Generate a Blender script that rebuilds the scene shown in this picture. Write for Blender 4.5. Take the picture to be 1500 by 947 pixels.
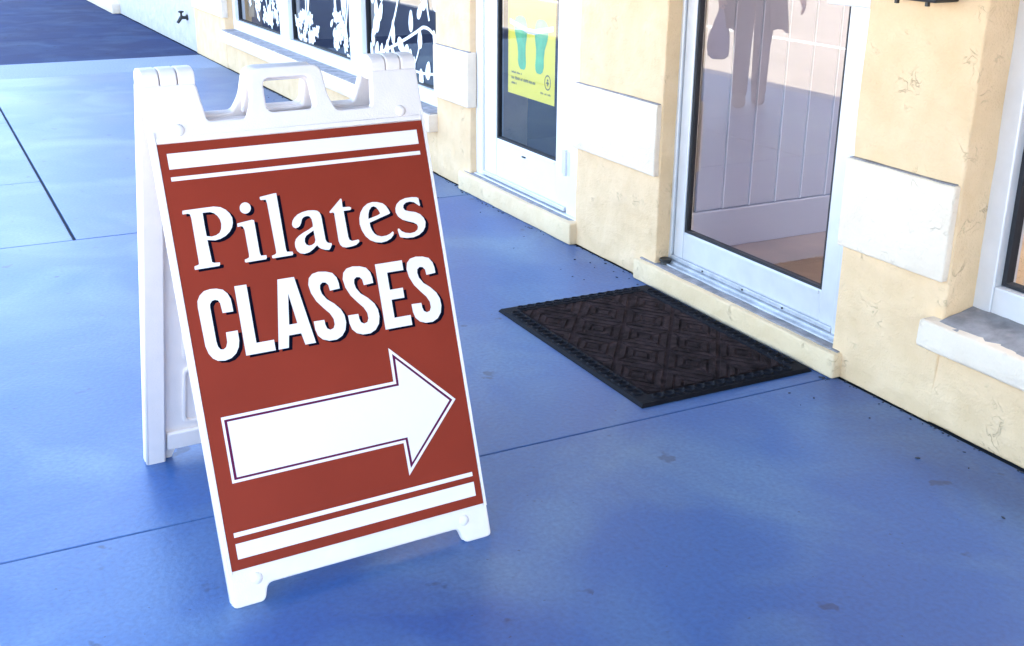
import bpy, bmesh, math, random
from mathutils import Vector, Matrix, noise
rad = math.radians
for o in list(bpy.data.objects): bpy.data.objects.remove(o)
S = bpy.context.scene
C = S.collection

# ------------------------------------------------------------------ camera
F_PX = 1693.4
YAW, PITCH, ROLL, CAM_H = 2.66335, 0.354148, 0.0078344, 1.4332
cam = bpy.data.cameras.new('camera'); cam_o = bpy.data.objects.new('camera', cam); C.objects.link(cam_o)
cam.sensor_width = 36.0; cam.lens = 36.0 * F_PX / 1500.0; cam.clip_start = 0.05; cam.clip_end = 900
fw = Vector((math.cos(PITCH)*math.cos(YAW), math.cos(PITCH)*math.sin(YAW), -math.sin(PITCH)))
rt = Vector((math.sin(YAW), -math.cos(YAW), 0)); up = rt.cross(fw)
rt2 = rt*math.cos(ROLL) + up*math.sin(ROLL); up2 = -rt*math.sin(ROLL) + up*math.cos(ROLL)
m = Matrix((rt2, up2, -fw)).transposed().to_4x4(); m.translation = (0, 0, CAM_H)
cam_o.matrix_world = m
S.camera = cam_o

# ------------------------------------------------------------------ sky, sun, exposure
SUN_EL, SUN_AZ = rad(46), rad(8)          # sun stands behind the shops; azimuth from +Y towards +X
w = bpy.data.worlds.new('World'); S.world = w; w.use_nodes = True
nt = w.node_tree; nt.nodes.clear()
sky = nt.nodes.new('ShaderNodeTexSky'); sky.sky_type = 'NISHITA'; sky.sun_disc = False
sky.sun_elevation = SUN_EL; sky.sun_rotation = SUN_AZ
sky.dust_density = 2.0; sky.ozone_density = 1.0; sky.air_density = 1.0
bg = nt.nodes.new('ShaderNodeBackground'); bg.inputs['Strength'].default_value = 0.15
wo = nt.nodes.new('ShaderNodeOutputWorld')
nt.links.new(sky.outputs[0], bg.inputs[0]); nt.links.new(bg.outputs[0], wo.inputs[0])
sd = bpy.data.lights.new('sun', 'SUN'); sd.energy = 5.0; sd.angle = rad(0.5); sd.color = (1.0, 0.93, 0.82)
so = bpy.data.objects.new('sun', sd); C.objects.link(so)
sdir = Vector((math.cos(SUN_EL)*math.sin(SUN_AZ), math.cos(SUN_EL)*math.cos(SUN_AZ), math.sin(SUN_EL)))
so.rotation_euler = sdir.to_track_quat('Z', 'Y').to_euler(); so.location = (0, 12, 14)
S.view_settings.view_transform = 'Standard'; S.view_settings.look = 'None'
S.view_settings.gamma = 1.0; S.view_settings.use_curve_mapping = False
S.view_settings.exposure = 3.2

# ------------------------------------------------------------------ materials
MATS = {}
def mat(name, col, rough=0.6, metal=0.0, var=0.0, vscale=3.0, bump=0.0, bscale=40.0, spec=0.5, col2=None, detail=6):
    m = bpy.data.materials.new(name); m.use_nodes = True; MATS[name] = m
    n = m.node_tree.nodes; l = m.node_tree.links; b = n['Principled BSDF']
    b.inputs['Base Color'].default_value = (*col, 1); b.inputs['Roughness'].default_value = rough
    b.inputs['Metallic'].default_value = metal; b.inputs['Specular IOR Level'].default_value = spec
    tc = n.new('ShaderNodeTexCoord'); tc.location = (-1200, 0)
    if var > 0:
        t = n.new('ShaderNodeTexNoise'); t.inputs['Scale'].default_value = vscale; t.inputs['Detail'].default_value = detail
        l.new(tc.outputs['Object'], t.inputs['Vector'])
        r = n.new('ShaderNodeValToRGB'); r.color_ramp.elements[0].position = 0.3; r.color_ramp.elements[1].position = 0.7
        c2 = col2 or tuple(c*(1-var) for c in col)
        r.color_ramp.elements[0].color = (*c2, 1); r.color_ramp.elements[1].color = (*col, 1)
        l.new(t.outputs['Fac'], r.inputs[0]); l.new(r.outputs[0], b.inputs['Base Color'])
    if bump > 0:
        t = n.new('ShaderNodeTexNoise'); t.inputs['Scale'].default_value = bscale; t.inputs['Detail'].default_value = 5
        l.new(tc.outputs['Object'], t.inputs['Vector'])
        bp = n.new('ShaderNodeBump'); bp.inputs['Strength'].default_value = 1.0; bp.inputs['Distance'].default_value = bump
        l.new(t.outputs['Fac'], bp.inputs['Height']); l.new(bp.outputs[0], b.inputs['Normal'])
    return m

def stucco(name, col, col2, groove, marks=0.55):
    """trowelled cement render: broad lumps, fine sand, scattered short scratches"""
    m = mat(name, col, 0.85, spec=0.2); n = m.node_tree.nodes; l = m.node_tree.links; b = n['Principled BSDF']
    tc = n.new('ShaderNodeTexCoord')
    big = n.new('ShaderNodeTexNoise'); big.inputs['Scale'].default_value = 7; big.inputs['Detail'].default_value = 3
    fine = n.new('ShaderNodeTexNoise'); fine.inputs['Scale'].default_value = 160; fine.inputs['Detail'].default_value = 3
    # short curved trowel gouges: contour lines of a noise, kept only in sparse patches
    co = n.new('ShaderNodeTexNoise'); co.inputs['Scale'].default_value = 21; co.inputs['Detail'].default_value = 3; co.inputs['Distortion'].default_value = 0.9
    ms = n.new('ShaderNodeTexNoise'); ms.inputs['Scale'].default_value = 9; ms.inputs['Detail'].default_value = 4
    for t in (big, fine, co, ms): l.new(tc.outputs['Object'], t.inputs['Vector'])
    def mth(op, a, bb):
        x = n.new('ShaderNodeMath'); x.operation = op
        for i, v in enumerate((a, bb)):
            if v is None: continue
            if isinstance(v, (int, float)): x.inputs[i].default_value = v
            else: l.new(v, x.inputs[i])
        return x.outputs[0]
    d = mth('ABSOLUTE', mth('SUBTRACT', co.outputs['Fac'], 0.5), None)
    mr = n.new('ShaderNodeMapRange'); mr.inputs['From Min'].default_value = 0.0; mr.inputs['From Max'].default_value = 0.022
    mr.inputs['To Min'].default_value = 1; mr.inputs['To Max'].default_value = 0; l.new(d, mr.inputs['Value'])
    mk = n.new('ShaderNodeMapRange'); mk.inputs['From Min'].default_value = 0.57; mk.inputs['From Max'].default_value = 0.68
    l.new(ms.outputs['Fac'], mk.inputs['Value'])
    sc = mth('MULTIPLY', mr.outputs[0], mk.outputs[0])
    hgt = mth('ADD', mth('ADD', mth('MULTIPLY', big.outputs['Fac'], 1.0), mth('ADD', mth('MULTIPLY', fine.outputs['Fac'], 0.16), mth('MULTIPLY', ms.outputs['Fac'], 0.8))), mth('MULTIPLY', sc, -0.16))
    bp = n.new('ShaderNodeBump'); bp.inputs['Distance'].default_value = 0.018; bp.inputs['Strength'].default_value = 1
    l.new(hgt, bp.inputs['Height']); l.new(bp.outputs[0], b.inputs['Normal'])
    r = n.new('ShaderNodeValToRGB'); r.color_ramp.elements[0].position = 0.35; r.color_ramp.elements[1].position = 0.65
    r.color_ramp.elements[0].color = (*col2, 1); r.color_ramp.elements[1].color = (*col, 1); l.new(mth('ADD', mth('MULTIPLY', big.outputs['Fac'], 0.5), mth('MULTIPLY', ms.outputs['Fac'], 0.5)), r.inputs[0])
    mx = n.new('ShaderNodeMix'); mx.data_type = 'RGBA'; mx.inputs['B'].default_value = (*groove, 1)
    l.new(mth('MULTIPLY', sc, marks), mx.inputs['Factor']); l.new(r.outputs[0], mx.inputs['A']); l.new(mx.outputs['Result'], b.inputs['Base Color'])
    return m

def concrete(name, col, col2, rough, spots, worn=None, spec=0.55):
    """broom-swept blue-grey sealed concrete with clouding, pores and small dark stains"""
    m = mat(name, col, rough, spec=spec); n = m.node_tree.nodes; l = m.node_tree.links; b = n['Principled BSDF']
    tc = n.new('ShaderNodeNewGeometry')
    def nz(s, d, dist=0):
        t = n.new('ShaderNodeTexNoise'); t.inputs['Scale'].default_value = s; t.inputs['Detail'].default_value = d; t.inputs['Distortion'].default_value = dist
        l.new(tc.outputs['Position'], t.inputs['Vector']); return t.outputs['Fac']
    cloud = nz(1.3, 8, 0.4); pore = nz(75, 8); speck = nz(11, 3)
    r = n.new('ShaderNodeValToRGB'); r.color_ramp.elements[0].position = 0.28; r.color_ramp.elements[1].position = 0.72
    r.color_ramp.elements[0].color = (*col2, 1); r.color_ramp.elements[1].color = (*col, 1); l.new(cloud, r.inputs[0]); dots = nz(48, 2)
    base_col = r.outputs[0]
    if worn:
        # coating rubbed thin in scattered ragged patches
        wn_ = nz(2.0, 12, 0.7); ad = n.new('ShaderNodeMapRange'); ad.inputs['From Min'].default_value = 0.45; ad.inputs['From Max'].default_value = 0.75
        ad.inputs['To Max'].default_value = 0.55; l.new(wn_, ad.inputs['Value'])
        mw = n.new('ShaderNodeMix'); mw.data_type = 'RGBA'; mw.inputs['B'].default_value = (*worn, 1)
        l.new(ad.outputs[0], mw.inputs['Factor']); l.new(base_col, mw.inputs['A']); base_col = mw.outputs['Result']
    r2 = n.new('ShaderNodeValToRGB'); r2.color_ramp.elements[0].position = spots; r2.color_ramp.elements[1].position = spots + 0.05
    r2.color_ramp.elements[0].color = (0.45, 0.45, 0.5, 1); r2.color_ramp.elements[1].color = (1, 1, 1, 1); l.new(speck, r2.inputs[0])
    r3 = n.new('ShaderNodeValToRGB'); r3.color_ramp.elements[0].position = 0.3; r3.color_ramp.elements[1].position = 0.7
    r3.color_ramp.elements[0].color = (0.76, 0.77, 0.80, 1); r3.color_ramp.elements[1].color = (1.12, 1.11, 1.09, 1); l.new(pore, r3.inputs[0])
    def mul(a, c):
        x = n.new('ShaderNodeMix'); x.data_type = 'RGBA'; x.blend_type = 'MULTIPLY'; x.inputs['Factor'].default_value = 1
        l.new(a, x.inputs['A']); l.new(c, x.inputs['B']); return x.outputs['Result']
    r4 = n.new('ShaderNodeValToRGB'); r4.color_ramp.elements[0].position = 0.235; r4.color_ramp.elements[1].position = 0.27
    r4.color_ramp.elements[0].color = (0.4, 0.4, 0.45, 1); r4.color_ramp.elements[1].color = (1, 1, 1, 1); l.new(dots, r4.inputs[0])
    l.new(mul(mul(mul(base_col, r2.outputs[0]), r3.outputs[0]), r4.outputs[0]), b.inputs['Base Color'])
    bp = n.new('ShaderNodeBump'); bp.inputs['Distance'].default_value = 0.0009; l.new(pore, bp.inputs['Height']); l.new(bp.outputs[0], b.inputs['Normal'])
    mr = n.new('ShaderNodeMapRange'); mr.inputs['To Min'].default_value = rough - 0.08; mr.inputs['To Max'].default_value = rough + 0.12
    l.new(cloud, mr.inputs['Value']); l.new(mr.outputs[0], b.inputs['Roughness'])
    return m

def glass(name, tint, f0):
    """thin pane: mirror share by Schlick's law, the same from both sides"""
    m = bpy.data.materials.new(name); m.use_nodes = True; MATS[name] = m
    n = m.node_tree.nodes; l = m.node_tree.links; n.clear()
    out = n.new('ShaderNodeOutputMaterial'); mx = n.new('ShaderNodeMixShader'); tr = n.new('ShaderNodeBsdfTransparent'); gl = n.new('ShaderNodeBsdfGlossy')
    tr.inputs['Color'].default_value = (*tint, 1); gl.inputs['Roughness'].default_value = 0.01; gl.inputs['Color'].default_value = (1, 1, 1, 1)
    ge = n.new('ShaderNodeNewGeometry'); dt = n.new('ShaderNodeVectorMath'); dt.operation = 'DOT_PRODUCT'
    l.new(ge.outputs['Incoming'], dt.inputs[0]); l.new(ge.outputs['Normal'], dt.inputs[1])
    def mth(op, a, b):
        x = n.new('ShaderNodeMath'); x.operation = op
        for i, v in enumerate((a, b)):
            if v is None: continue
            if isinstance(v, (int, float)): x.inputs[i].default_value = v
            else: l.new(v, x.inputs[i])
        return x.outputs[0]
    k = mth('POWER', mth('SUBTRACT', 1.0, mth('ABSOLUTE', dt.outputs['Value'], None)), 5.0)
    l.new(mth('ADD', mth('MULTIPLY', k, 1.0 - f0), f0), mx.inputs[0])
    l.new(tr.outputs[0], mx.inputs[1]); l.new(gl.outputs[0], mx.inputs[2]); l.new(mx.outputs[0], out.inputs[0])
    return m

stucco('cream_stucco', (0.84, 0.595, 0.36), (0.74, 0.505, 0.285), (0.52, 0.39, 0.22))
stucco('white_stucco', (0.84, 0.69, 0.53), (0.79, 0.64, 0.49), (0.72, 0.57, 0.43), 0.15)
stucco('grey_stucco', (0.62, 0.58, 0.58), (0.55, 0.52, 0.53), (0.4, 0.4, 0.45), 0.2)
stucco('step_paint', (0.82, 0.62, 0.39), (0.76, 0.55, 0.33), (0.5, 0.36, 0.2), 0.3)
concrete('blue_concrete', (0.020, 0.102, 0.300), (0.012, 0.076, 0.255), 0.38, 0.27, (0.15, 0.25, 0.33), 0.80)
concrete('far_lit_concrete', (0.050, 0.130, 0.285), (0.036, 0.104, 0.24), 0.40, 0.27, (0.18, 0.27, 0.33), 0.80)  # paler copy for the far slabs; brighter far light put into its colour
concrete('pale_concrete', (0.22, 0.29, 0.40), (0.17, 0.23, 0.34), 0.6, 0.25)
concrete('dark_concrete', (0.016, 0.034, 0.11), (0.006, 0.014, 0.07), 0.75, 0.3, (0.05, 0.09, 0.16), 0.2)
concrete('old_asphalt', (0.40, 0.36, 0.30), (0.33, 0.30, 0.25), 0.9, 0.25)
mat('joint_dirt', (0.045, 0.050, 0.07), 0.95, var=0.4, vscale=30)
mat('line_paint', (0.8, 0.8, 0.78), 0.7, var=0.15, vscale=12)
mat('kerb_concrete', (0.45, 0.44, 0.43), 0.85, var=0.2, vscale=6)
mat('sign_plastic', (0.91, 0.81, 0.75), 0.42, bump=0.0006, bscale=240, var=0.04, vscale=22)
mat('sign_red', (0.285, 0.034, 0.016), 0.6, var=0.12, vscale=5, spec=0.12)
mat('print_white', (0.91, 0.81, 0.75), 0.5)
mat('print_navy', (0.0018, 0.0018, 0.008), 0.8, spec=0.08)
mat('print_purple', (0.12, 0.010, 0.05), 0.8, spec=0.08)
mat('white_metal', (0.82, 0.80, 0.79), 0.35, spec=0.5, var=0.05, vscale=10)
mat('aluminium', (0.72, 0.71, 0.72), 0.42, metal=0.35, var=0.1, vscale=14)
mat('worn_aluminium', (0.62, 0.63, 0.66), 0.45, metal=0.5, var=0.35, vscale=18, bump=0.002, bscale=30)
mat('gasket', (0.012, 0.012, 0.016), 0.6)
mat('sill_top', (0.36, 0.33, 0.33), 0.9, var=0.45, vscale=22, bump=0.006, bscale=35)
mat('dark_metal', (0.02, 0.019, 0.018), 0.45, spec=0.5, var=0.3, vscale=30)
mat('board_white', (0.43, 0.40, 0.44), 0.5, var=0.06, vscale=3)
mat('highlight_white', (0.75, 0.73, 0.78), 0.5)  # highlight tone for the strips between the boards
mat('board_base', (0.41, 0.38, 0.42), 0.5)
mat('room_wall', (0.50, 0.48, 0.47), 0.8)
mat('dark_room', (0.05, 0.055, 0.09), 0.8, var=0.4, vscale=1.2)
mat('wood_floor', (0.30, 0.19, 0.12), 0.4, var=0.35, vscale=4)
mat('roof_felt', (0.2, 0.2, 0.2), 0.9)
mat('added_awning_cloth', (0.05, 0.06, 0.10), 0.9, var=0.2, vscale=4)
mat('rubber', (0.0035, 0.004, 0.008), 0.75, bump=0.0015, bscale=150, spec=0.18)
mat('carpet', (0.048, 0.032, 0.032), 0.95, var=0.65, vscale=26, bump=0.006, bscale=200, spec=0.04)
mat('poster_yellow', (0.90, 0.74, 0.02), 0.5, var=0.05, vscale=6)
mat('poster_green', (0.10, 0.56, 0.20), 0.5, var=0.35, vscale=14)
mat('poster_lilac', (0.62, 0.55, 0.72), 0.5)
mat('poster_ink', (0.10, 0.11, 0.02), 0.5)
mat('decal_white', (0.86, 0.88, 0.9), 0.5)
mat('skin', (0.56, 0.33, 0.24), 0.5, var=0.08, vscale=12)
mat('hair', (0.05, 0.032, 0.022), 0.6)
mat('coat', (0.10, 0.085, 0.085), 0.9, var=0.25, vscale=20)
mat('trousers', (0.07, 0.075, 0.11), 0.9, var=0.2, vscale=20)
mat('shirt', (0.30, 0.21, 0.11), 0.9)
mat('shoe', (0.05, 0.04, 0.04), 0.6)
mat('bag_plastic', (0.20, 0.21, 0.36), 0.45, var=0.3, vscale=14)
mat('eye_white', (0.8, 0.8, 0.8), 0.2)
glass('door_glass', (0.76, 0.76, 0.80), 0.12)
glass('window_glass', (0.84, 0.85, 0.88), 0.11)

m = bpy.data.materials.new('frosted_acrylic'); m.use_nodes = True; MATS['frosted_acrylic'] = m
n_ = m.node_tree.nodes; n_.clear(); tl = n_.new('ShaderNodeBsdfTranslucent'); tl.inputs['Color'].default_value = (0.8, 0.8, 0.8, 1)
ou = n_.new('ShaderNodeOutputMaterial'); m.node_tree.links.new(tl.outputs[0], ou.inputs[0])

# ------------------------------------------------------------------ helpers
def link(name, me, mt=None, parent=None):
    o = bpy.data.objects.new(name, me); C.objects.link(o)
    if mt is not None: me.materials.append(MATS[mt])
    if parent is not None: o.parent = parent
    return o
def empty(name, loc=(0, 0, 0), rz=0.0):
    o = bpy.data.objects.new(name, None); C.objects.link(o); o.location = loc; o.rotation_euler = (0, 0, rz); o.empty_display_size = 0.2
    return o
def tag(o, label, cat, group=None, kind=None):
    o['label'] = label; o['category'] = cat
    if group: o['group'] = group
    if kind: o['kind'] = kind
    return o
def bm_box(bm, x0, x1, y0, y1, z0, z1):
    v = [bm.verts.new((x, y, z)) for z in (z0, z1) for y in (y0, y1) for x in (x0, x1)]
    for f in ((0, 2, 3, 1), (4, 5, 7, 6), (0, 1, 5, 4), (2, 6, 7, 3), (0, 4, 6, 2), (1, 3, 7, 5)):
        bm.faces.new([v[i] for i in f])
def finish(name, bm, mt, parent=None, bevel=0, seg=2, smooth=False):
    bmesh.ops.recalc_face_normals(bm, faces=bm.faces)
    if bevel:
        bmesh.ops.bevel(bm, geom=list(bm.edges), offset=bevel, segments=seg, affect='EDGES', profile=0.5)
    me = bpy.data.meshes.new(name); bm.to_mesh(me); bm.free()
    if smooth: me.polygons.foreach_set('use_smooth', [True]*len(me.polygons))
    return link(name, me, mt, parent)
def box(name, b, mt, parent=None, bevel=0.003, seg=2):
    bm = bmesh.new(); bm_box(bm, *b); return finish(name, bm, mt, parent, bevel, seg)
def boxes(name, bs, mt, parent=None, bevel=0.003, seg=2):
    bm = bmesh.new()
    for b in bs: bm_box(bm, *b)
    return finish(name, bm, mt, parent, bevel, seg)
def rough_box(name, b, mt, parent=None, step=0.06, amp=0.004, bevel=0.010, seed=0.0):
    """hand-rendered masonry: bevelled, finely divided and slightly uneven"""
    bm = bmesh.new(); bm_box(bm, *b); bmesh.ops.recalc_face_normals(bm, faces=bm.faces)
    bmesh.ops.bevel(bm, geom=list(bm.edges), offset=bevel, segments=3, affect='EDGES', profile=0.5)
    x0, x1, y0, y1, z0, z1 = b
    for ax, lo, hi in ((0, x0, x1), (1, y0, y1), (2, z0, z1)):
        n = min(int((hi-lo)/step), 90)
        for i in range(1, n):
            c = lo + (hi-lo)*i/n; co = [0, 0, 0]; co[ax] = c; no = [0, 0, 0]; no[ax] = 1
            bmesh.ops.bisect_plane(bm, geom=bm.verts[:]+bm.edges[:]+bm.faces[:], plane_co=co, plane_no=no)
    for v in bm.verts:
        p = v.co*7 + Vector((seed, seed*2, 0)); q = v.co*24
        d = noise.noise_vector(p)*amp + noise.noise_vector(q)*amp*0.45
        if v.co.z - z0 < 0.004: d.z = 0
        v.co += d
    return finish(name, bm, mt, parent, smooth=True)
def to_mesh_obj(o, name, mt, parent):
    dg = bpy.context.evaluated_depsgraph_get(); dg.update()
    me = bpy.data.meshes.new_from_object(o.evaluated_get(dg)); me.name = name
    d = o.data; bpy.data.objects.remove(o)
    return me
def flat_mesh(name, contours, thick, bev=0.0, cyclic=True, res=2):
    """filled 2-D outline (holes allowed) as a slab centred on z = 0"""
    cu = bpy.data.curves.new(name, 'CURVE'); cu.dimensions = '2D'; cu.fill_mode = 'BOTH'
    cu.extrude = max(thick/2 - bev, 0); cu.bevel_depth = bev; cu.bevel_resolution = res; cu.offset = -bev
    for c in contours:
        sp = cu.splines.new('POLY'); sp.points.add(len(c)-1); sp.use_cyclic_u = True
        for p, q in zip(sp.points, c): p.co = (q[0], q[1], 0, 1)
    o = bpy.data.objects.new(name, cu); C.objects.link(o)
    me = to_mesh_obj(o, name, None, None); bpy.data.curves.remove(cu); me.materials.clear()
    return me
def round_poly(pts, r, n=4):
    out = []; N = len(pts)
    for i in range(N):
        p0, p, p2 = Vector(pts[i-1]), Vector(pts[i]), Vector(pts[(i+1) % N])
        rr = r[i] if isinstance(r, (list, tuple)) else r
        a, b = (p0-p), (p2-p); k = min(rr, a.length*0.45, b.length*0.45)
        a = p + a.normalized()*k; b = p + b.normalized()*k
        for j in range(n+1):
            t = j/n; q = a*(1-t)**2 + p*2*t*(1-t) + b*t*t; out.append((q.x, q.y))
    return out
def rect(x0, x1, y0, y1): return [(x0, y0), (x1, y0), (x1, y1), (x0, y1)]
def skin(name, pts, edges, mt, parent, sub=2, root=0):
    """pts: list of ((x,y,z), (rx, ry)) joined by edges, grown with a Skin modifier"""
    me = bpy.data.meshes.new(name); me.from_pydata([p[0] for p in pts], edges, [])
    o = bpy.data.objects.new(name, me); C.objects.link(o)
    o.modifiers.new('skin', 'SKIN').use_smooth_shade = True
    for v, p in zip(me.skin_vertices[0].data, pts):
        r = p[1]; v.radius = r if isinstance(r, tuple) else (r, r); v.use_root = False
    me.skin_vertices[0].data[root].use_root = True
    o.modifiers.new('sub', 'SUBSURF').levels = sub
    me2 = to_mesh_obj(o, name, None, None); bpy.data.meshes.remove(me); me2.materials.clear()
    me2.polygons.foreach_set('use_smooth', [True]*len(me2.polygons))
    return link(name, me2, mt, parent)
def tube(bm, a, b, r0, r1=None, n=12, cap=True):
    a, b = Vector(a), Vector(b); r1 = r0 if r1 is None else r1
    z = (b-a).normalized(); x = z.orthogonal().normalized(); y = z.cross(x); R0 = []; R1 = []
    for i in range(n):
        t = 2*math.pi*i/n; d = x*math.cos(t) + y*math.sin(t)
        R0.append(bm.verts.new(a + d*r0)); R1.append(bm.verts.new(b + d*r1))
    for i in range(n): bm.faces.new((R0[i], R0[(i+1) % n], R1[(i+1) % n], R1[i]))
    if cap: bm.faces.new(R0[::-1]); bm.faces.new(R1)
def ball(bm, c, r, u=12, v=8):
    rr = r if isinstance(r, (tuple, list)) else (r, r, r)
    bmesh.ops.create_uvsphere(bm, u_segments=u, v_segments=v, radius=1.0, matrix=Matrix.Translation(c) @ Matrix.Diagonal((*rr, 1)))

# ------------------------------------------------------------------ ground
road = box('road', (-250, 250, -250, 250, -0.6, -0.13), 'old_asphalt', bevel=0); tag(road, 'pale sunlit asphalt street beyond the kerb', 'road', kind='structure')
ln = box('road_line', (-60, 60, -4.16, -4.04, -0.13, -0.126), 'line_paint', bevel=0); tag(ln, 'long white line painted on the street asphalt', 'road marking', kind='structure')
kb = empty('kerb', (0, -1.1, 0)); tag(kb, 'pale concrete kerb edging the pavement', 'kerb', kind='structure')
x = -30.0
while x < 20:
    box('kerb_stone', (x, x+2.39, -0.09, 0.07, -0.2, 0.002), 'kerb_concrete', kb, 0.012); x += 2.4
bed = box('pavement_bed', (-30.01, 20.01, -1.03, 2.6, -0.3, -0.014), 'joint_dirt', bevel=0); tag(bed, 'dirt showing in the pavement joints', 'pavement bed', kind='structure')
pv = empty('pavement', (0, 0, 0)); tag(pv, 'blue-grey concrete pavement slabs in front of the shops', 'pavement', kind='structure')
J = 0.0018
WY = 2.49
def slab(x0, x1, y0, y1, mt='blue_concrete', dz=0.0):
    box('slab', (x0+J, x1-J, y0+J, y1-J, -0.12, dz), mt, pv, 0.003, 2)
slab(-2.55, 3.0, -1.03, 2.487); slab(3.0, 8.5, -1.03, 2.487); slab(8.5, 20, -1.03, 2.487)
slab(-5.22, -2.55, -1.03, 2.487)
for q in ((-10.35, -5.224, 0.545, 2.487), (-6.452, -5.222, -1.03, 0.535), (-8.3, -6.452, -1.03, 0.535), (-10.35, -8.3, -1.03, 0.535)): slab(*q, 'far_lit_concrete')
slab(-11.25, -10.35, -1.03, 2.487, 'pale_concrete')
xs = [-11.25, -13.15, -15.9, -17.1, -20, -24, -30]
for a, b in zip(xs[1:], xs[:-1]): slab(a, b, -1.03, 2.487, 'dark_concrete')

# ------------------------------------------------------------------ the shop building
shop = empty('shop_building', (-4, 2.49, 0)); tag(shop, 'cream stucco shopfront with white blocks, glazed doors and windows', 'building')
OFF = Vector((4, -2.49, 0))
def sh(b): return (b[0]+4, b[1]+4, b[2]-2.49, b[3]-2.49, b[4], b[5])
TOP = 4.0
def pier(x0, x1, seed, y1=2.82): return rough_box('wall_pier', sh((x0, x1, WY, y1, 0, TOP)), 'cream_stucco', shop, 0.07, 0.004, 0.007, seed)
pier(-11.38, -10.22, 1); pier(-5.70, -5.28, 2); pier(-4.215, -3.59, 3, 2.655); pier(-2.585, -2.16, 4); pier(1.9, 2.7, 5); 
rough_box('wall_base', sh((-10.24, -5.68, WY+0.003, 2.80, 0, 0.30)), 'cream_stucco', shop, 0.08, 0.003, 0.01, 6)
rough_box('wall_base', sh((-2.18, 1.92, WY+0.003, 2.80, 0, 0.29)), 'cream_stucco', shop, 0.08, 0.003, 0.01, 7)
box('wall_header', sh((-11.37, 2.69, WY+0.006, 2.79, 2.35, TOP-0.01)), 'cream_stucco', shop, 0.01)
KX0, KX1, KY0, KY1 = -3.2, 1.5, 3.4, 6.2     # unseen frosted roof panel, added to brighten the near shop
boxes('roof', [sh(q) for q in ((-11.37, KX0, 2.62, 9.0, TOP-0.012, TOP+0.1), (KX1, 2.69, 2.62, 9.0, TOP-0.012, TOP+0.1), (KX0, KX1, 2.62, KY0, TOP-0.012, TOP+0.1), (KX0, KX1, KY1, 9.0, TOP-0.012, TOP+0.1))], 'roof_felt', shop, 0)
box('added_rooflight', sh((KX0, KX1, KY0, KY1, TOP+0.02, TOP+0.04)), 'frosted_acrylic', shop, 0)
boxes('added_rooflight_shaft', [sh(q) for q in ((KX0-.03, KX0, KY0-.03, KY1+.03, 2.8, TOP-.013), (KX1, KX1+.03, KY0-.03, KY1+.03, 2.8, TOP-.013), (KX0, KX1, KY0-.03, KY0, 2.8, TOP-.013), (KX0, KX1, KY1, KY1+.03, 2.8, TOP-.013))], 'board_white', shop, 0)
aw = box('added_awning', sh((-3.95, 2.68, 0.25, WY+0.05, 2.10, 2.14)), 'added_awning_cloth', shop, 0.004)  # unseen canopy, added to shade the pavement near the wall
box('added_valance', (-3.94+4, 2.67+4, 0.250-2.49, 0.256-2.49, 1.85, 2.099), 'added_awning_cloth', aw, 0)  # added front drop, cuts off more sky light
box('back_wall', sh((-11.3, 2.6, 8.8, 9.0, 0, TOP-0.02)), 'room_wall', shop, 0)
box('side_wall', sh((-11.3, -11.15, 2.81, 8.79, 0, TOP-0.02)), 'room_wall', shop, 0)
box('side_wall', sh((2.45, 2.6, 2.81, 8.79, 0, TOP-0.02)), 'room_wall', shop, 0)
boxes('ceiling', [sh(q) for q in ((-11.14, KX0-.03, 2.81, 8.79, 2.8, 2.9), (KX1+.03, 2.44, 2.81, 8.79, 2.8, 2.9), (KX0-.03, KX1+.03, 2.81, KY0-.03, 2.8, 2.9), (KX0-.03, KX1+.03, KY1+.03, 8.79, 2.8, 2.9))], 'board_white', shop, 0)
# white blocks banding every pier
for x0, x1, sd_ in ((-11.36, -10.205, 11), (-5.69, -5.265, 12), (-4.222, -3.597, 13), (-2.59, -2.167, 14), (1.91, 2.69, 15)):
    blk = rough_box('stone_block', sh((x0, x1, WY-0.022, WY+0.03, 0.430, 0.702)), 'white_stucco', shop, 0.05, 0.003, 0.006, sd_)
    rough_box('dust_ledge', sh((x0+0.008, x1-0.008, WY-0.015, WY+0.004, 0.698, 0.7055)), 'sill_top', blk, 0.04, 0.002, 0.001, sd_+50)
# door steps
def step(x0, x1, h, sd_):
    stp = rough_box('door_step', sh((x0, x1, WY-0.034, 2.70, 0, h)), 'step_paint', shop, 0.06, 0.0035, 0.008, sd_)
    rough_box('dust_ledge', sh((x0+0.012, x1-0.012, WY-0.010, 2.56, h-0.004, h+0.0035)), 'sill_top', stp, 0.04, 0.003, 0.001, sd_+50)
step(-3.695, -2.535, 0.083, 21); step(-5.36, -4.20, 0.094, 22)
# shop floors
box('shop_floor', sh((-3.63, 2.44, 2.705, 8.79, 0, 0.10)), 'wood_floor', shop, 0)
box('shop_floor', sh((-11.14, -3.72, 2.705, 8.79, 0, 0.101)), 'dark_room', shop, 0)
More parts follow.
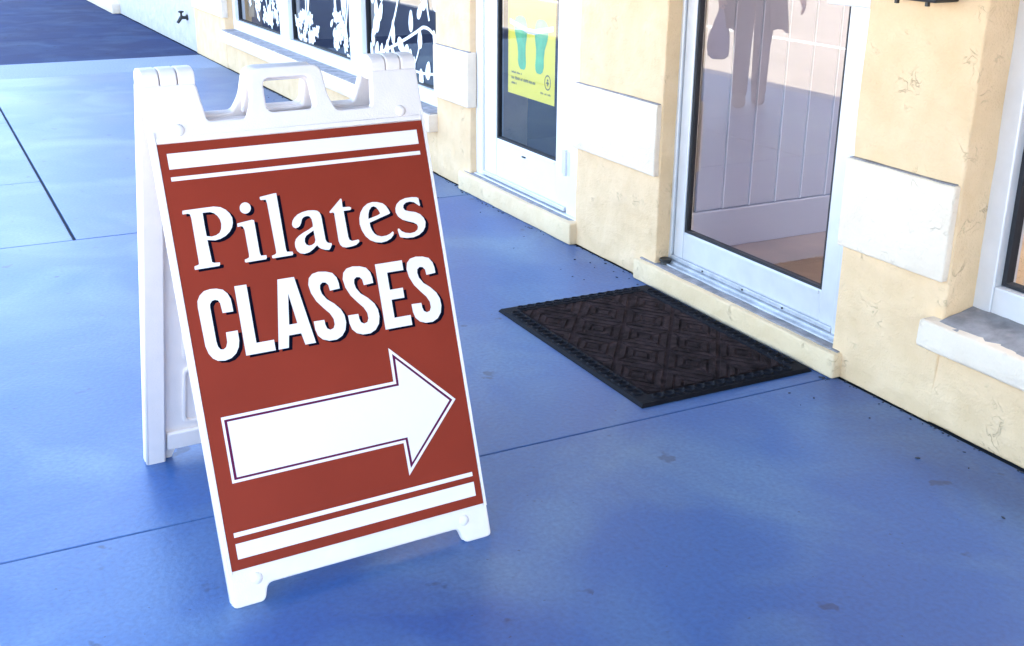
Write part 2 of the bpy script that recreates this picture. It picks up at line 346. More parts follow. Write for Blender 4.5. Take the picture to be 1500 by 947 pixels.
# inside partition lined with vertical boards and pale strips painted as groove highlights, seen through the near door
pw = box('partition_wall', sh((-3.80, -3.639, 2.66, 8.79, 0.1, 2.79)), 'dark_room', shop, 0)
protos = {}
def repeat(name, b, mt, y):
    if name not in protos:
        o = box(name, b, mt, pw, 0.003); protos[name] = o.data
    else:
        o = bpy.data.objects.new(name, protos[name]); C.objects.link(o); o.parent = pw
    o.location = (0, y-2.49, 0)
for i in range(46):
    y = 2.693 + i*0.1325
    repeat('board', (-3.638+4, -3.620+4, 0.0, 0.126, 0.262, 2.79), 'board_white', y)
    repeat('groove_highlight', (-3.638+4, -3.614+4, 0.1265, 0.132, 0.262, 2.79), 'highlight_white', y)  # whiter strip, puts the glint of the board groove into colour
box('skirting_board', (-3.638+4, -3.612+4, 0.172, 6.2, 0.10, 0.258), 'board_base', pw, 0.004)
pd = box('partition_wall', sh((-6.0, -5.9, 2.83, 8.79, 0.1, 2.79)), 'dark_room', shop, 0)

# ---- near door (aluminium storefront door)
def storefront_door(x0, x1, y, z0, glass_rect, leaf, fr_mat, rail_mat, gname):
    gx0, gx1, gz0 = glass_rect; lx0, lx1 = leaf; d = 0.05; T = 2.34
    dr = boxes('door', [sh(q) for q in ((lx0, gx0, y+0.004, y+0.045, z0+0.012, 2.18), (gx1, lx1, y+0.004, y+0.045, z0+0.012, 2.18),
                (gx0+0.0005, gx1-0.0005, y+0.006, y+0.043, z0+0.012, gz0), (gx0+0.0005, gx1-0.0005, y+0.006, y+0.043, 2.08, 2.18))], rail_mat, shop, 0.004)
    boxes('door_frame', [sh(q) for q in ((x0-0.03, lx0-0.004, y-0.006, y+0.08, z0-0.02, T), (lx1+0.004, x1+0.03, y-0.006, y+0.08, z0-0.02, T), (lx0-0.003, lx1+0.003, y-0.004, y+0.08, 2.19, T))], fr_mat, dr, 0.004)
    # rubber glazing bead round the glass
    g = 0.012
    boxes('gasket', [sh(q) for q in ((gx0, gx0+g, y+0.010, y+0.032, gz0, 2.08), (gx1-g, gx1, y+0.010, y+0.032, gz0, 2.08), (gx0+g, gx1-g, y+0.010, y+0.032, gz0, gz0+g*0.8))], 'gasket', dr, 0)
    boxes('glazing_bead', [sh((gx0+g, gx1-g, y+0.002, y+0.012, gz0-0.016, gz0-0.003))], rail_mat, dr, 0.002)
    bm = bmesh.new(); yy = y+0.02-2.49
    v = [bm.verts.new(q) for q in ((gx0+4, yy, gz0), (gx1+4, yy, gz0), (gx1+4, yy, 2.08), (gx0+4, yy, 2.08))]; bm.faces.new(v)
    bm.normal_update(); me_ = bpy.data.meshes.new('glass_pane'); bm.to_mesh(me_); bm.free(); link('glass_pane', me_, gname, dr)
    return dr
nd = storefront_door(-3.59, -2.585, 2.558, 0.083, (-3.515, -2.735, 0.222), (-3.572, -2.665), 'aluminium', 'aluminium', 'door_glass')
nd['label'] = 'glazed aluminium door with low bottom rail'
# weathered threshold, weather bar, pivot, pull
boxes('threshold', [sh((-3.585, -2.60, 2.515, 2.60, 0.078, 0.092)), sh((-3.565, -2.605, 2.535, 2.562, 0.091, 0.101)), sh((-3.57, -2.66, 2.549, 2.560, 0.102, 0.118))], 'worn_aluminium', nd, 0.002)
bm = bmesh.new(); tube(bm, (-3.565+4, 2.522-2.49, 0.08), (-3.565+4, 2.522-2.49, 0.098), 0.022, 0.018, 16); tube(bm, (-3.565+4, 2.522-2.49, 0.098), (-3.565+4, 2.522-2.49, 0.108), 0.024, 0.024, 16)
finish('door_pivot', bm, 'dark_metal', nd, 0.002)
boxes('pull_handle', [sh((-2.765, -2.585, 2.492, 2.512, 1.135, 1.185)), sh((-2.70, -2.66, 2.510, 2.562, 1.142, 1.178))], 'white_metal', nd, 0.006, 3)
for xx in (-3.36, -3.12, -2.90):
    bm = bmesh.new(); tube(bm, (xx+4, 2.551-2.49, 0.110), (xx+4, 2.546-2.49, 0.110), 0.004, 0.004, 8); finish('screw', bm, 'dark_metal', nd)
# ---- far door (white painted)
fd = storefront_door(-5.28, -4.215, 2.530, 0.094, (-5.075, -4.475, 0.310), (-5.205, -4.360), 'white_metal', 'white_metal', 'window_glass')
fd['label'] = 'white glazed door with deep bottom rail'
boxes('threshold', [sh((-5.27, -4.225, 2.505, 2.56, 0.088, 0.101))], 'aluminium', fd, 0.003)
bm = bmesh.new(); tube(bm, (-4.362+4, 2.522-2.49, 0.27), (-4.362+4, 2.522-2.49, 0.385), 0.010, 0.010, 12); bm_box(bm, -4.395+4, -4.330+4, 2.522-2.49, 2.533-2.49, 0.275, 0.380)
finish('hinge', bm, 'aluminium', fd)
box('weather_bar', sh((-5.20, -4.365, 2.517, 2.531, 0.108, 0.125)), 'aluminium', fd, 0.002)
bm = bmesh.new(); bm_box(bm, *sh((-4.795, -4.765, 2.529, 2.537, 0.268, 0.274))); finish('maker_plate', bm, 'gasket', fd)

# ---- windows
def window(x0, x1, y, zb, zsill, panes, fr_mat, mull, gname, sill_x, sill_top_y):
    T = 2.34; h = 0.075
    bs = [(x0-0.02, x0+0.06, y, y+0.09, zsill-0.01, T), (x1-0.06, x1+0.02, y, y+0.09, zsill-0.01, T), (x0+0.0605, x1-0.0605, y+0.002, y+0.088, zsill-0.01, zb), (x0+0.0605, x1-0.0605, y+0.002, y+0.088, 2.24, T)]
    for c, wd in mull: bs.append((c-wd/2, c+wd/2, y-0.004, y+0.086, zb+0.0005, 2.239))
    win = boxes('window', [sh(q) for q in bs], fr_mat, shop, 0.004)
    for a, b in panes:
        bm = bmesh.new(); yy = y+0.045-2.49
        v = [bm.verts.new(q) for q in ((a+4, yy, zb), (b+4, yy, zb), (b+4, yy, 2.24), (a+4, yy, 2.24))]; bm.faces.new(v)
        finish('glass_pane', bm, gname, win)
        boxes('gasket', [sh(q) for q in ((a, a+0.014, y+0.03, y+0.06, zb, 2.238), (b-0.014, b, y+0.03, y+0.06, zb, 2.238), (a+0.015, b-0.015, y+0.03, y+0.06, zb, zb+0.010))], 'gasket', win, 0)
    return win
fwn = window(-10.20, -5.71, 2.565, 0.415, 0.33, [(-10.14, -8.80), (-8.58, -7.24), (-7.02, -5.77)], 'white_metal', [(-8.69, 0.22), (-7.13, 0.22)], 'window_glass', None, None)
fwn['label'] = 'long white-framed window with white floral stickers'
o = rough_box('sill', (-10.22+4, -5.69+4, 2.435-2.49, 2.60-2.49, 0.235, 0.330), 'white_stucco', fwn, 0.08, 0.003, 0.008, 31)
box('sill_ledge', (-10.20+4, -5.705+4, 2.452-2.49, 2.598-2.49, 0.322, 0.336), 'sill_top', fwn, 0.002)
rwn = window(-2.16, 1.9, 2.600, 0.420, 0.345, [(-2.10, -0.60), (-0.50, 0.95), (1.05, 1.84)], 'aluminium', [(-0.55, 0.1), (1.0, 0.1)], 'window_glass', None, None)
rwn['label'] = 'aluminium-framed window above the thick white sill'
rough_box('sill', (-2.205+4, 1.93+4, 2.437-2.49, 2.62-2.49, 0.238, 0.318), 'white_stucco', rwn, 0.05, 0.004, 0.010, 33)
bm = bmesh.new()
nx, ny = 120, 8
vs = [[None]*(ny+1) for _ in range(nx+1)]
for i in range(nx+1):
    for j in range(ny+1):
        xx = -2.157 + 4.05*i/nx; yy = 2.452 + 0.160*j/ny
        zz = 0.316 + 0.030*(j/ny) + 0.005*noise.noise(Vector((xx*28, yy*28, 0)))
        vs[i][j] = bm.verts.new((xx+4, yy-2.49, zz))
for i in range(nx):
    for j in range(ny): bm.faces.new((vs[i][j], vs[i+1][j], vs[i+1][j+1], vs[i][j+1]))
finish('sill_ledge', bm, 'sill_top', rwn, smooth=True)

# white floral stickers on the far window panes
rnd = random.Random(5)
def leaf2d(cx, cz, L, W, a):
    pts = []
    for k in range(10):
        t = 2*math.pi*k/10; px = L/2*math.cos(t); pz = W/2*math.sin(t)*(1.0 - 0.25*math.cos(t))
        pts.append((cx + px*math.cos(a) - pz*math.sin(a), cz + px*math.sin(a) + pz*math.cos(a)))
    return pts
def decal(paths, leaves, flowers):
    bm = bmesh.new(); Y = 2.565 + 0.045 - 2.49 - 0.0015; lay = [0]
    def poly(pts):
        lay[0] += 1; y = Y - (lay[0] % 40)*0.00008
        bm.faces.new([bm.verts.new((p[0]+4, y, p[1])) for p in pts])
    for path, wd in paths:
        for (a, b) in zip(path[:-1], path[1:]):
            d = Vector((b[0]-a[0], b[1]-a[1])).normalized(); n = Vector((-d.y, d.x))*wd/2
            poly([(a[0]-n.x, a[1]-n.y), (b[0]-n.x, b[1]-n.y), (b[0]+n.x, b[1]+n.y), (a[0]+n.x, a[1]+n.y)])
    for q in leaves: poly(leaf2d(*q))
    for cx, cz, r, n in flowers:
        for k in range(n):
            a = 2*math.pi*k/n + cx*7
            poly(leaf2d(cx + r*0.55*math.cos(a), cz + r*0.55*math.sin(a), r*0.95, r*0.62, a))
    finish('floral_decal', bm, 'decal_white', fwn)['kind'] = 'stuff'
def arc(p0, p1, p2, n=12):
    return [((1-t)**2*p0[0]+2*t*(1-t)*p1[0]+t*t*p2[0], (1-t)**2*p0[1]+2*t*(1-t)*p1[1]+t*t*p2[1]) for t in (k/n for k in range(n+1))]
# pane by the door: two arching stems with buds
pth = [(arc((-6.90, 0.50), (-6.45, 0.62), (-6.15, 0.735)), 0.018), (arc((-6.15, 0.735), (-5.98, 0.76), (-5.90, 0.60)), 0.018), (arc((-6.80, 0.49), (-6.55, 0.70), (-6.42, 1.05)), 0.020),
       (arc((-6.95, 0.47), (-6.50, 0.50), (-6.36, 0.60)), 0.022), (arc((-6.30, 0.48), (-6.1, 0.47), (-5.85, 0.52)), 0.014), (arc((-6.30, 0.50), (-6.22, 0.56), (-6.19, 0.65)), 0.014), (arc((-6.05, 0.78), (-6.15, 1.0), (-6.0, 1.3)), 0.018)]
lv = [(-6.94, 0.60, .11, .055, 1.6), (-6.90, 0.68, .13, .06, 1.3), (-6.97, 0.52, .10, .05, 1.8), (-6.88, 0.53, .12, .06, 1.2), (-6.60, 0.665, .15, .06, 1.55), (-6.70, 0.555, .12, .055, 1.5), (-6.80, 0.53, .11, .055, 1.3),
      (-6.32, 0.755, .13, .065, 1.5), (-6.48, 0.600, .12, .075, -0.6), (-6.40, 0.57, .11, .075, 1.0), (-6.42, 0.525, .12, .07, -1.2), (-6.34, 0.54, .12, .07, 1.4), (-6.30, 0.50, .13, .07, 1.2), (-6.19, 0.665, .11, .065, 1.5),
      (-6.08, 0.505, .11, .07, 1.3), (-6.18, 0.455, .10, .065, 1.6), (-5.98, 0.69, .10, .05, 1.9), (-5.93, 0.60, .11, .055, 1.2), (-5.88, 0.54, .12, .06, 1.7), (-6.6, 0.535, .10, .05, -1.0)]
for k in range(12): lv.append((-6.86 + rnd.uniform(-.09, .09), 0.76 + rnd.uniform(-.07, .30), .13, .065, rnd.uniform(.8, 2.2)))
for k in range(13): lv.append((-6.08 + rnd.uniform(-.11, .11), 0.84 + rnd.uniform(-.04, .4), .11, .055, rnd.uniform(.6, 2.4)))
decal(pth, lv, [])
def bouquet(cx, cz, sx, sz, n, stems):
    p = []; l_ = []; f = []
    for k in range(stems):
        x1 = cx + rnd.uniform(-1.6, 1.6)*sx; p.append((arc((cx + rnd.uniform(-.3, .3)*sx, cz), (cx + rnd.uniform(-.8, .8)*sx, cz+0.35), (x1, cz + rnd.uniform(.6, 1.0)), 8), 0.016))
        for j in range(3):
            t = rnd.uniform(.35, 1); l_.append((cx + (x1-cx)*t, cz+0.75*t, .09, .034, rnd.uniform(.6, 2.4)))
    for k in range(n):
        a = rnd.uniform(0, 6.28); r = rnd.random()**.5; f.append((cx + sx*r*math.cos(a), cz + sz*r*math.sin(a), rnd.uniform(.032, .055), 5))
    for k in range(n//2):
        a = rnd.uniform(0, 6.28); l_.append((cx + sx*1.1*math.cos(a), cz + sz*1.1*math.sin(a), .08, .036, rnd.uniform(0, 3)))
    return p, l_, f
for (cx, cz, sx, sz, n, st) in ((-8.28, 0.53, .24, .09, 17, 6), (-7.45, 0.52, .22, .09, 17, 7), (-9.25, 0.52, .30, .06, 14, 5), (-9.62, 0.62, .16, .08, 9, 4), (-7.62, 0.64, .1, .05, 5, 2), (-9.1, 0.66, .15, .12, 8, 3)):
    decal(*bouquet(cx, cz, sx, sz, n, st))

# poster inside the far door
ps = empty('door_poster', (-4.775, 2.562, 0.545)); tag(ps, 'yellow poster with two green footprints stuck inside the white door', 'poster')
def yf(name, polys, dy, mt, par=None):
    bm = bmesh.new()
    for k, p in enumerate(polys): bm.faces.new([bm.verts.new((q[0], dy, q[1])) for q in p])
    return finish(name, bm, mt, par or ps)
box('sheet', (-0.228, 0.228, 0.0, 0.0015, 0, 0.70), 'poster_yellow', ps, 0)
def sole(cx, s, z0):
    prof = [(0, .016), (.012, .030), (.035, .036), (.07, .033), (.11, .036), (.15, .050), (.185, .058), (.21, .056), (.232, .042), (.243, .020)]
    L = [(cx - s*w_*1.3 + s*0.018*(1 - z/0.24), z0+z) for z, w_ in prof]; R_ = [(cx + s*w_*0.95 + s*0.018*(1 - z/0.24), z0+z) for z, w_ in prof]
    return R_ + L[::-1]
yf('lilac_band', [[(-0.21, .325), (-0.03, .295), (0.03, .295), (0.21, .325), (0.21, .348), (0.03, .318), (-0.03, .318), (-0.21, .348)]], -0.0016, 'poster_lilac'); yf('footprint', [sole(-0.095, 1, 0.125)], -0.001, 'poster_green'); yf('footprint', [sole(0.095, -1, 0.125)], -0.001, 'poster_green')
# the small print: rows of words too small to read
tx = []
def words(x0, x1, z, hgt):
    x = x0
    while x < x1:
        w_ = rnd.uniform(.018, .045); 
        k = x
        while k < min(x+w_, x1): tx.append(rect(k, k+.0045, z, z+hgt*rnd.uniform(.6, 1))); k += .007
        x += w_ + .010
words(-0.19, -0.09, 0.098, .011); words(-0.19, 0.05, 0.070, .015); words(-0.19, -0.14, 0.047, .010); words(0.10, 0.19, 0.038, .010)
yf('small_print', tx, -0.001, 'poster_ink')['kind'] = 'stuff'
rg = []
for k in range(24):
    a0, a1 = 2*math.pi*k/24, 2*math.pi*(k+1)/24; q = lambda a, r: (0.165 + r*math.cos(a), 0.096 + r*1.15*math.sin(a))
    rg.append([q(a0, .030), q(a1, .030), q(a1, .025), q(a0, .025)])
rg += [leaf2d(0.165, 0.107, .012, .012, 0), rect(.160, .170, .081, .100), [(0.150, .094), (.160, .100), (.160, .094), (.152, .088)], [(0.180, .094), (.170, .100), (.170, .094), (.178, .088)]]
yf('round_emblem', rg, -0.001, 'poster_ink')

# black box on the pier between the near door and its window
mb = empty('wall_mailbox', (-2.36, 2.49, 1.178)); tag(mb, 'black metal letter box fixed to the cream pier beside the glazed door', 'mailbox')
box('body', (-0.10, 0.10, -0.085, 0.004, 0.0, 0.26), 'dark_metal', mb, 0.006)
bm = bmesh.new()
pr_ = [(-0.098, 0.262), (0.004, 0.262), (0.004, 0.315), (-0.098, 0.278)]
A = [bm.verts.new((-0.106, y, z)) for y, z in pr_]; B = [bm.verts.new((0.106, y, z)) for y, z in pr_]
bm.faces.new(A); bm.faces.new(B[::-1])
for i in range(4): bm.faces.new((A[i], A[(i+1) % 4], B[(i+1) % 4], B[i]))
finish('lid', bm, 'dark_metal', mb, 0.004)
for xx in (-0.055, 0.055): box('paper_hook', (xx-.005, xx+.005, -0.07, -0.06, -0.012, 0.001), 'dark_metal', mb, 0.001)

# grit and dead leaf crumbs gathered where wall and pavement meet
bm = bmesh.new(); rg_ = random.Random(9)
for k in range(420):
    xx = rg_.uniform(-9.5, 0.5); step_here = -3.70 < xx < -2.53 or -5.37 < xx < -4.19
    yb = (2.452 if step_here else 2.487) - abs(rg_.gauss(0, .010)) - .002
    if rg_.random() < .12: yb -= rg_.uniform(0, .25)
    if -3.6 < xx < -2.6 and yb < 2.45: continue
    r = rg_.uniform(.0015, .0045); bmesh.ops.create_icosphere(bm, subdivisions=1, radius=1, matrix=Matrix.Translation((xx, yb, r*.4)) @ Matrix.Rotation(rg_.uniform(0, 3), 4, 'Z') @ Matrix.Diagonal((r*rg_.uniform(1, 2.4), r, r*.6, 1)))
gr = finish('grit', bm, 'joint_dirt'); tag(gr, 'dark grit and crumbs along the foot of the cream wall', 'grit', kind='stuff')

# ------------------------------------------------------------------ the neighbouring building
nb = empty('neighbour_building', (-11.4, 2.49, 0)); tag(nb, 'pale grey rendered building next to the cream shopfront', 'building')
def ng(b): return (b[0]+11.4, b[1]+11.4, b[2]-2.49, b[3]-2.49, b[4], b[5])
rough_box('wall', ng((-15.6, -11.39, 2.50, 2.8, 0, 0.62)), 'grey_stucco', nb, 0.15, 0.003, 0.01, 41)
rough_box('wall', ng((-30, -15.601, 2.50, 2.8, 0, 3.8)), 'grey_stucco', nb, 0.3, 0.003, 0.01, 42)
rough_box('wall_pier', ng((-11.88, -11.382, 2.502, 2.78, 0.60, 3.79)), 'grey_stucco', nb, 0.15, 0.003, 0.01, 43)
box('wall_header', ng((-15.62, -11.881, 2.503, 2.78, 2.3, 3.79)), 'grey_stucco', nb, 0.01)
box('roof', ng((-30, -11.39, 2.7, 9, 3.80, 3.9)), 'roof_felt', nb, 0); box('back_wall', ng((-30, -11.39, 8.8, 8.99, 0, 3.79)), 'room_wall', nb, 0)
wn = boxes('window', [ng(q) for q in ((-15.6, -15.52, 2.58, 2.66, .6, 2.3), (-11.96, -11.88, 2.58, 2.66, .6, 2.3), (-15.519, -11.961, 2.58, 2.66, .6, .68), (-13.8, -13.72, 2.582, 2.658, .68, 2.3))], 'white_metal', nb, 0.004)
boxes('glass_pane', [ng((-15.515, -11.965, 2.615, 2.622, 0.68, 2.3))], 'window_glass', wn, 0)
box('sill', ng((-15.7, -11.80, 2.455, 2.60, 0.50, 0.61)), 'white_stucco', wn, 0.01)
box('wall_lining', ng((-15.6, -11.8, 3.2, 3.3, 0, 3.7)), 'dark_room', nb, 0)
rough_box('plinth', ng((-30, -15.60, 2.40, 2.51, 0, 0.13)), 'white_stucco', nb, 0.2, 0.004, 0.012, 44)
fa = empty('wall_tap', (-11.72, 2.49, 0.25)); tag(fa, 'small dark tap on the pale grey wall beside the cream pier', 'tap')
bm = bmesh.new(); tube(bm, (0, 0.015, 0.05), (0, -0.06, 0.05), 0.016, 0.016); tube(bm, (0, -0.05, 0.055), (0, -0.09, 0.0), 0.018, 0.014); tube(bm, (0, -0.05, 0.05), (0, -0.05, 0.10), 0.012, 0.010)
finish('spout', bm, 'dark_metal', fa)
bm = bmesh.new(); ball(bm, (0, -0.05, 0.105), (0.030, 0.030, 0.011)); finish('handle', bm, 'dark_metal', fa)
bm = bmesh.new(); tube(bm, (0, 0.016, 0.05), (0, -0.004, 0.05), 0.028, 0.028, 16); finish('wall_flange', bm, 'dark_metal', fa)

# outlines of the traced letters on the sheet, millimetres
GLYPH = {
 'P': [[(-276.1,772.7),(-210.2,773.7),(-195.7,770.5),(-185.5,763.9),(-178.4,755.3),(-174.4,745.2),(-175.0,733.8),(-178.4,724.7),(-185.0,716.1),(-194.7,708.8),(-206.9,703.9),(-218.4,702.1),(-235.1,705.0),(-233.5,662.3),(-233.3,657.6),(-229.0,655.4),(-217.0,654.5),(-217.5,649.5),(-219.2,647.3),(-271.2,646.4),(-272.1,648.4),(-271.4,653.9),(-264.1,655.6),(-261.2,657.1),(-260.8,664.5),(-260.7,754.7),(-262.1,763.4),(-266.3,765.2),(-276.5,764.7),(-277.5,766.3)],
   [(-235.3,763.1),(-219.5,762.9),(-211.7,759.6),(-205.2,753.1),(-201.0,744.9),(-199.8,735.2),(-201.8,725.0),(-206.5,717.1),(-214.8,712.6),(-224.4,711.1),(-235.2,713.5),(-235.5,736.3)]],
 'i': [[(-165.8,731.6),(-132.9,735.5),(-128.3,733.8),(-128.0,661.9),(-126.1,656.2),(-114.5,655.7),(-114.1,650.2),(-116.6,647.1),(-161.6,646.2),(-163.2,647.9),(-163.0,652.7),(-155.3,654.8),(-152.5,656.9),(-151.9,663.5),(-152.5,716.4),(-155.2,723.5),(-158.8,724.9),(-166.5,724.1)],
   [(-130.7,760.7),(-131.9,757.1),(-134.2,753.9),(-137.4,751.6),(-141.0,750.3),(-144.9,750.2),(-148.5,751.3),(-151.5,753.4),(-153.8,756.4),(-154.9,760.0),(-154.8,763.8),(-153.6,767.5),(-151.4,770.6),(-148.2,772.9),(-144.6,774.2),(-140.8,774.4),(-137.1,773.3),(-134.0,771.2),(-131.8,768.1),(-130.7,764.5)]],
 'l': [[(-107.1,782.0),(-76.3,786.0),(-69.3,786.2),(-69.2,781.3),(-68.9,663.0),(-67.7,656.6),(-55.3,655.1),(-54.1,651.0),(-56.1,647.4),(-100.4,646.6),(-102.5,648.1),(-102.3,652.7),(-94.5,654.7),(-91.7,657.0),(-91.4,664.3),(-93.4,766.7),(-95.0,774.7),(-105.7,775.0),(-107.6,777.6)]],
 'a': [[(-45.3,716.4),(-43.3,721.6),(-38.1,728.1),(-29.7,734.2),(-17.9,738.1),(-4.5,740.0),(8.4,738.9),(16.4,736.8),(21.3,732.1),(23.7,724.5),(24.6,671.5),(26.4,665.8),(29.7,663.1),(37.0,661.5),(37.3,657.9),(32.0,649.5),(28.8,647.2),(20.5,648.4),(10.8,652.6),(6.0,656.9),(3.1,661.5),(-6.7,654.2),(-17.0,648.5),(-28.5,646.5),(-38.2,648.9),(-44.5,655.2),(-47.1,664.5),(-46.4,673.4),(-42.7,681.0),(-35.2,687.1),(-24.0,692.8),(-10.1,698.1),(0.6,703.6),(1.2,709.3),(0.4,720.3),(-3.2,726.6),(-8.4,728.3),(-16.1,727.0),(-21.4,723.2),(-24.8,714.6),(-28.6,708.8),(-33.7,705.9),(-39.4,704.8),(-44.4,708.2),(-45.9,712.9)],
   [(0.6,694.9),(1.3,673.0),(-1.6,667.0),(-8.7,663.5),(-15.3,663.0),(-21.3,666.2),(-23.8,672.9),(-22.2,679.9),(-17.9,685.6),(-9.7,689.9)]],
 't': [[(44.9,731.4),(75.3,757.0),(77.6,755.8),(77.0,737.5),(92.8,736.4),(96.9,734.4),(96.2,730.4),(93.4,728.9),(77.9,728.7),(78.8,670.0),(80.5,663.3),(85.7,659.8),(93.5,660.2),(101.0,660.9),(103.3,658.8),(102.2,654.7),(94.5,649.7),(83.4,647.6),(69.8,647.0),(61.6,649.4),(56.9,654.7),(54.6,663.3),(54.9,725.6),(53.0,728.6),(46.2,728.0),(44.2,729.7)]],
 'e': [[(187.4,709.3),(135.0,694.7),(135.4,686.3),(137.7,677.6),(142.2,669.5),(148.1,664.0),(158.3,660.3),(170.3,660.6),(179.8,663.4),(187.3,668.0),(189.7,665.8),(187.7,659.4),(180.9,652.9),(169.0,648.0),(155.7,646.5),(142.3,649.0),(129.7,655.4),(119.9,666.1),(113.6,679.9),(110.8,694.2),(112.3,707.9),(117.1,720.3),(126.0,731.2),(137.1,738.2),(149.3,740.4),(160.9,739.0),(174.1,734.5),(180.9,728.0),(185.4,719.9),(188.3,712.0)],
   [(133.7,703.6),(135.6,714.2),(139.2,723.0),(145.3,729.3),(151.4,730.4),(156.8,727.3),(161.4,720.2),(164.4,712.3),(157.4,709.1)]],
 's': [[(264.7,736.0),(266.2,719.2),(263.9,717.6),(258.9,722.0),(251.8,727.7),(242.0,730.4),(231.6,729.2),(224.6,724.4),(223.0,718.0),(226.4,712.2),(235.9,708.7),(251.6,704.8),(262.7,698.6),(270.2,689.0),(273.1,679.1),(270.4,668.0),(263.4,658.5),(251.7,651.5),(236.7,647.9),(220.4,648.3),(204.9,652.0),(202.9,654.5),(200.4,669.0),(201.7,672.6),(204.6,672.2),(209.5,665.9),(218.7,660.8),(230.4,658.3),(241.9,659.5),(249.6,664.2),(252.2,670.5),(250.3,676.4),(243.0,681.2),(229.5,685.9),(216.3,691.4),(206.8,700.2),(202.7,710.2),(203.4,719.5),(208.1,728.4),(217.6,735.7),(231.5,739.7),(248.0,740.1),(260.0,738.5)]],
 'C': [[(-206.7,547.1),(-229.8,547.2),(-231.4,568.4),(-234.8,575.3),(-241.1,577.7),(-248.1,576.2),(-253.2,569.8),(-254.0,563.1),(-253.4,490.7),(-251.9,479.1),(-247.5,471.9),(-241.0,470.7),(-234.7,474.7),(-230.8,484.2),(-230.0,505.6),(-204.5,505.6),(-204.8,484.0),(-208.3,469.8),(-216.1,457.6),(-227.6,449.6),(-241.6,446.6),(-257.0,448.9),(-266.9,456.0),(-273.9,467.5),(-277.9,484.0),(-279.5,567.5),(-278.0,580.7),(-271.1,592.0),(-261.0,599.4),(-247.2,601.7),(-233.9,600.6),(-221.1,596.3),(-212.5,586.9),(-207.7,574.7),(-206.8,559.7)]],
 'S': [[(38.5,558.9),(15.0,557.3),(13.5,570.4),(8.2,576.7),(0.7,577.9),(-5.7,573.5),(-7.2,565.1),(-4.9,553.6),(4.2,539.8),(19.9,527.3),(32.8,512.8),(39.2,498.0),(40.2,481.8),(35.9,465.2),(25.9,453.4),(11.9,447.3),(-5.9,447.7),(-20.2,453.3),(-29.8,463.6),(-33.6,477.7),(-34.1,496.1),(-9.4,495.4),(-8.8,484.3),(-6.0,475.7),(0.9,471.5),(9.0,473.7),(13.0,481.6),(12.6,494.0),(6.1,507.5),(-6.7,522.0),(-20.2,539.0),(-29.3,558.9),(-32.3,577.7),(-28.6,591.8),(-19.5,600.2),(-5.0,602.9),(12.5,600.7),(27.0,595.5),(35.3,584.3),(38.2,571.4)]],
}

# ------------------------------------------------------------------ A-frame sign
TH, TILT, HALF = 1.61902, 0.333222, 0.402
Nv = Vector((math.sin(TH), -math.cos(TH), 0))
base = Vector((-2.14747, 0.75729, 0)) - Nv*HALF
sg = empty('sandwich_board', base, TH); tag(sg, 'white plastic A-frame sign with red Pilates classes arrow sheet', 'sign')
ct, st = math.cos(TILT), math.sin(TILT)
def P(u, v, d, back=False):
    """panel space (across, up the slope, depth in from the outer face) to sign space"""
    y = -HALF + v*st + d*ct; z = v*ct - d*st
    return Vector((u, -y if back else y, max(z, 0.0)))
def panelize(me, d_mid, back=False):
    for vx in me.vertices:
        u, v, w_ = vx.co; vx.co = P(u, v, d_mid + w_, back)
    if back: me.flip_normals()
    me.update(); return me
def slabp(name, contours, d0, d1, mt, par, bev=0.0, back=False, smooth=False):
    me = panelize(flat_mesh(name, contours, d1-d0, bev), (d0+d1)/2, back)
    if smooth: me.polygons.foreach_set('use_smooth', [False]*len(me.polygons))
    return link(name, me, mt, par)
H = 0.314; ST = 0.996          # half width; slope height of the top of the sheet
right = [(0.243, 0.0), (H, 0.0), (H, 1.118), (0.201, 1.118), (0.190, 1.036), (0.104, 1.036), (0.088, 1.070), (0.082, 1.142)]
rr_r = [.012, .012, .006, .010, .012, .010, .03, .024]
outl = [(0.232, 0.037)] + right; left = [(-a, b) for a, b in outl][::-1]
full = outl + left; rr = [.012] + rr_r; rr = rr + rr[::-1]
hole = [(-0.057, 1.044), (0.057, 1.044), (0.055, 1.118), (-0.055, 1.118)]
